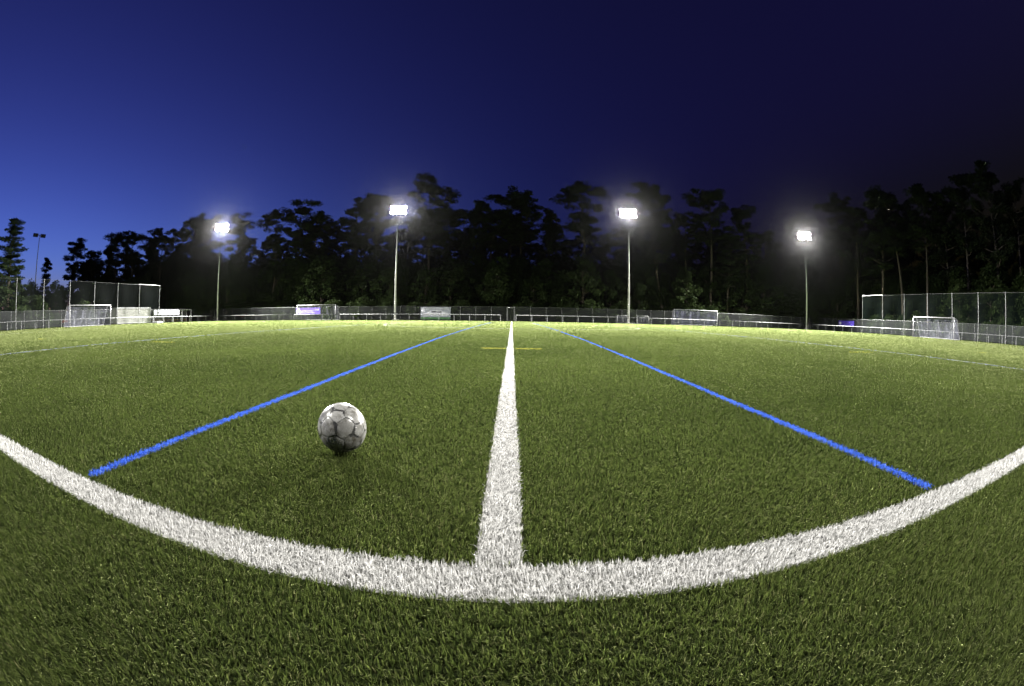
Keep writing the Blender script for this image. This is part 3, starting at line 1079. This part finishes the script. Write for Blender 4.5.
def broadleaf(seed, H0=8.0, wide=2.8, m='leaves', low=.12):
    rng = np.random.default_rng(seed)
    rr = random.Random(seed)
    tm = MB()
    tm.tube([(0, 0, 0), (.1, .05, H0 * .4), (.0, .2, H0 * .85)], [.13, .09, .03], 7)
    C, Rd = [], []
    for k in range(58):
        t = low + (1 - low) * rr.random() ** .85
        prof = wide * (math.sin(math.pi * min(1, (t * .82 + .16))) ** .7) * rr.uniform(.25, 1.05)
        az = rr.uniform(0, 6.28)
        c = Vector((math.cos(az) * prof, math.sin(az) * prof, t * H0))
        C.append(c); Rd.append(rr.uniform(.5, 1.05))
        if k % 4 == 0:
            tm.tube([(0, 0, t * H0 * .8), c * .5 + Vector((0, 0, t * H0 * .45)), c], [.05, .03, .012], 4)
    V, n = leaf_cards([tuple(c) for c in C], Rd, 75, .19, rng, .8, .6)
    t_me = tm.mesh('trunk'); t_me.materials.append(M['bark'])
    return t_me, cards_mesh('crown', V, n, M[m]), H0

def spruce(seed, H0=15.0):
    rng = np.random.default_rng(seed)
    rr = random.Random(seed)
    tm = MB()
    tm.tube([(0, 0, 0), (.1, 0, H0 * .5), (.5, 0, H0)], [.26, .15, .03], 9)
    C, Rd = [], []
    for k in range(46):
        t = .12 + .86 * k / 45
        az = k * 2.4 + rr.uniform(-.5, .5)
        ln = (4.6 * (1 - t) + .5) * rr.uniform(.65, 1.15)
        d = Vector((math.cos(az), math.sin(az), 0))
        p0 = Vector((.5 * t * t, 0, t * H0))
        p2 = p0 + d * ln + Vector((0, 0, ln * rr.uniform(-.12, .16)))
        p1 = p0.lerp(p2, .5) + Vector((0, 0, -.12 * ln))
        tm.tube([p0, p1, p2], [.06, .04, .012], 4)
        for q in np.arange(.2, 1.02, .55 / max(ln, .8)):
            C.append(p0.lerp(p1, q * 2) if q < .5 else p1.lerp(p2, q * 2 - 1)); Rd.append(rr.uniform(.5, .85) * (1.25 - .4 * q))
    V, n = leaf_cards([tuple(c) for c in C], Rd, 75, .20, rng, .42, .3)
    t_me = tm.mesh('trunk'); t_me.materials.append(M['bark'])
    return t_me, cards_mesh('crown', V, n, M['spruce_needles']), H0

U = [pine(s, 20, 'umbrella') for s in (1, 2, 3, 4, 5, 6, 7)]
T = [pine(s, 20, 'tall') for s in (11, 12, 13, 14, 15, 16, 17)]
S = [pine(s, 20, 'scraggy') for s in (21, 22, 23, 24)]
B = [broadleaf(s, 8.0, 2.7) for s in (31, 32, 33, 34)]
BU = [broadleaf(s, 3.2, 1.9, 'leaves', .02) for s in (41, 42, 43)]
SP = spruce(51)

def plant_tree(kind, spec, loc, height, rz, label, cat, group=None, sxy=None, tilt=0.0):
    t_me, c_me, h0 = spec
    k = height / h0
    o = bpy.data.objects.new(kind, None)
    o.empty_display_size = .5
    col.objects.link(o)
    o.location = (loc[0], loc[1], -.05)
    o.rotation_euler = (tilt, 0, rz)
    kx = sxy or k
    o.scale = (kx, kx, k)
    for nm, me in (('trunk', t_me), ('crown', c_me)):
        c = bpy.data.objects.new(nm, me)
        col.objects.link(c)
        c.parent = o
    tag(o, label, cat, group)
    return o

def clear(az, d):
    """keep trunks outside the fences"""
    a = R(abs(az))
    return max(d, min(64.5 / max(math.sin(a), .01), 74.5 / max(math.cos(a), .01)))

def key_tree(az, el, d, spec, label, rz=None, wide=1.0, tilt=0.0):
    d = clear(az, d)
    h = H + d * math.tan(R(el))
    loc = polar(az, d)
    rz = random.uniform(0, 6.28) if rz is None else rz
    plant_tree('pine_tree', spec, loc, h * .935, rz, label, 'tree', 'tall pines behind the pitch', h / 20 * wide * (1.0 if az > -50 else 1.15), tilt)

RT = {}
KEY = [
 (-65.1, 7.4, 118, S[0], 'small lone crooked pine just right of the unlit mast'),
 (-60.7, 9.3, 112, T[0], 'bushy pine standing apart left of the gap in the left tree line'),
 (-57.6, 8.3, 110, T[1], 'shorter pine left of a pair above the white container'),
 (-56.0, 9.0, 108, S[1], 'thin pine with a flat top in the pair above the white container'),
 (-53.8, 10.4, 106, T[2], 'rounded pine at the left end of the continuous wood'),
 (-51.9, 10.4, 104, U[0], 'second crown in from the left end of the continuous wood'),
 (-49.5, 11.2, 102, S[0], 'pine with a hooked top above the team shelter'),
 (-47.5, 10.4, 100, T[3], 'low rounded pine right of the hooked top above the shelter'),
 (-45.5, 11.0, 98, U[1], 'pine crown two left of the leftmost lit mast'),
 (-43.0, 12.4, 97, U[2], 'broad pine crown touching the left glare of the leftmost lit mast'),
 (-40.6, 12.7, 96, T[0], 'pine directly behind the leftmost lit mast head'),
 (-36.7, 12.7, 94, U[3], 'flat topped pine just right of the leftmost lit mast'),
 (-32.0, 13.5, 90, U[0], 'wide domed pine above the parked goal with the purple banner'),
 (-29.1, 14.6, 88, U[1], 'umbrella shaped pine rising above its neighbours over the purple banner'),
 (-26.3, 13.4, 87, T[1], 'dense pine right of the umbrella crown with sky between them'),
 (-20.6, 15.2, 84, U[2], 'tall dark pine with a pointed dome left of the second lit mast'),
 (-18.1, 16.1, 83, T[2], 'pine close behind the left of the second lit mast'),
 (-10.5, 18.2, 80, U[3], 'tallest pine by the second mast, leaning right with a bare trunk'),
 (-8.8, 14.3, 84, T[3], 'pine crown tucked under the right of the tall leaning pine'),
 (-6.8, 14.0, 86, U[0], 'small rounded pine crown between the leaning pine and the forked one'),
 (-4.9, 15.5, 83, S[1], 'crooked pine with a forked top left of the gate'),
 (-3.0, 14.4, 82, U[1], 'pine with a visible bare trunk just left of the gate'),
 (-1.0, 16.4, 84, U[2], 'spreading pine right above the gate, leftmost of two joined crowns'),
 (1.3, 16.0, 85, U[3], 'spreading pine above the gate, rightmost of two joined crowns'),
 (4.2, 14.6, 86, S[0], 'pine with a flat ragged side branch right of the gate'),
 (5.9, 12.4, 84, T[0], 'lower pine between the gate and the big umbrella pine'),
 (9.0, 17.9, 80, U[0], 'big umbrella pine with a leaning bare trunk left of the third mast'),
 (12.9, 11.0, 84, T[1], 'low dark pine just left of the third mast pole'),
 (15.3, 12.6, 86, T[3], 'dark pine directly behind the third mast head'),
 (19.9, 18.0, 80, T[2], 'tall slender pine just right of the third lit mast'),
 (22.6, 13.8, 86, U[1], 'shaded pine between the two slender tall pines above the dark net goal'),
 (25.9, 17.3, 80, U[2], 'tall pine with a clear straight trunk above the dark net goal'),
 (28.7, 11.5, 84, T[3], 'low pine right of the straight trunk pine'),
 (31.3, 15.1, 83, S[1], 'scraggy leaning pine with a bare side halfway to the fourth mast'),
 (34.0, 11.8, 86, U[3], 'low flat pine left of the fourth lit mast'),
 (39.1, 13.8, 88, T[0], 'dark pine directly behind the fourth lit mast head'),
 (43.9, 15.6, 86, U[0], 'pine just right of the fourth lit mast glare'),
 (46.9, 15.0, 84, T[1], 'pine above the left edge of the green ball net'),
 (50.2, 16.7, 82, T[2], 'tall pine with a pale trunk behind the second net post'),
 (53.0, 16.9, 80, U[1], 'tall pine with the palest leaning trunk behind the green net'),
 (56.8, 17.2, 78, U[2], 'tall pine whose trunk shows above the right pitch goal'),
 (59.8, 16.2, 80, T[3], 'shaded pine between the trunks right of the right pitch goal'),
 (63.1, 18.9, 76, S[0], 'tallest pine at the right, narrow crown leaning left'),
 (67.8, 18.5, 76, T[0], 'second tallest pine at the right, next to the narrow crown'),
 (71.5, 16.8, 78, U[3], 'pine cut by the right edge of the view'),
]
for i, (az, el, d, spec, lab) in enumerate(KEY):
    fam = U if spec in U else T if spec in T else S
    spec = fam[(i * 3 + 1) % len(fam)]
    key_tree(az, el, d, spec, lab)

plant_tree('spruce_tree', SP, polar(-70.6, 70), H + 70 * math.tan(R(11.7)), 2.6, 'big conifer with drooping tiers of branches at the left edge', 'tree', None, 1.65)

# deeper pines filling the wood
def env(az):
    xs = [k[0] for k in KEY]; ys = [k[1] for k in KEY]
    return float(np.interp(az, xs, ys))
POOL = U + T + S
rr = random.Random(5)
az = -61.0
while az < 76:
    d = (120 if az < -45 else 96) + rr.uniform(-6, 14)
    d = max(d, clear(az, d) + 8)
    el = env(az) * rr.uniform(.52, .80) if az > -52 else env(az) * rr.uniform(.55, .75)
    plant_tree('pine_tree', rr.choice(POOL), polar(az, d), H + d * math.tan(R(el)), rr.uniform(0, 6.28),
               'dark pine deeper in the wood, lower than the front row crowns', 'tree', 'pines deeper in the wood')
    az += rr.uniform(1.1, 2.1)

# young broadleaved trees closing the wood below the crowns
az = -80.0
while az < 80:
    if abs(az) < 41:
        d = (72.5 + rr.uniform(0, 9)) / math.cos(R(az))
    else:
        d = (66 if az > 0 else 74) / abs(math.sin(R(az))) + rr.uniform(0, 9)
    el = rr.uniform(5.0, 8.0) if az > -50 else rr.uniform(3.2, 5.2)
    plant_tree('young_tree', rr.choice(B), polar(az, d), H + d * math.tan(R(el)), rr.uniform(0, 6.28),
               'bushy young tree standing in the shade under the tall pines', 'tree', 'young trees under the pines')
    az += rr.uniform(.9, 1.5)
for k in range(120):
    az = -58 + 132 * (k + rr.random()) / 120
    d = (88 if az > -45 else 104) + rr.uniform(0, 12)
    el = rr.uniform(5.2, 7.8) if az > -44 else rr.uniform(5.0, 7.0)
    plant_tree('young_tree', rr.choice(B), polar(az, d), H + d * math.tan(R(el)), rr.uniform(0, 6.28),
               'bushy young tree standing in the shade under the tall pines', 'tree', 'young trees under the pines', None)
# shrubs along the outside of the fences
for k in range(110):
    az = -77 + 154 * (k + rr.random()) / 110
    if abs(az) < 40.5:
        d = (70.8 + rr.uniform(0, 2.0)) / math.cos(R(az))
    else:
        d = (62.2 + rr.uniform(0, 2.5)) / abs(math.sin(R(az)))
    plant_tree('shrub', rr.choice(BU), polar(az, d), rr.uniform(1.6, 3.4), rr.uniform(0, 6.28),
               'leafy shrub growing along the outside of the mesh fence', 'shrub', 'shrubs along the fence')

# ------------------------------------------------------------------ mist volume added to stand in for lens glare round the lamps
HZ = MB().box((0, 40, 19.5), (300, 270, 41)).build('glare_haze', None)
tag(HZ, 'added mist volume that gives the lamps their glare halos', None, None, 'stuff')
hm = bpy.data.materials.new('glare_mist')
hm.use_nodes = True
hn = hm.node_tree
hn.nodes.remove(hn.nodes['Principled BSDF'])
pv = hn.nodes.new('ShaderNodeVolumePrincipled')
pv.inputs['Density'].default_value = 7.5e-6
pv.inputs['Anisotropy'].default_value = .97
pv.inputs['Color'].default_value = (.95, .95, 1, 1)
hn.links.new(pv.outputs[0], hn.nodes['Material Output'].inputs['Volume'])
HZ.data.materials.append(hm)

# ------------------------------------------------------------------ render settings
sc.render.engine = 'CYCLES'
cy = sc.cycles
cy.max_bounces = 6
cy.diffuse_bounces = 2
cy.glossy_bounces = 2
cy.transmission_bounces = 3
cy.transparent_max_bounces = 16
cy.use_denoising = True
cy.denoiser = 'OPENIMAGEDENOISE'
cy.denoising_input_passes = 'RGB'
cy.denoising_prefilter = 'ACCURATE'
cy.sample_clamp_indirect = 2.0
cy.sample_clamp_direct = 0
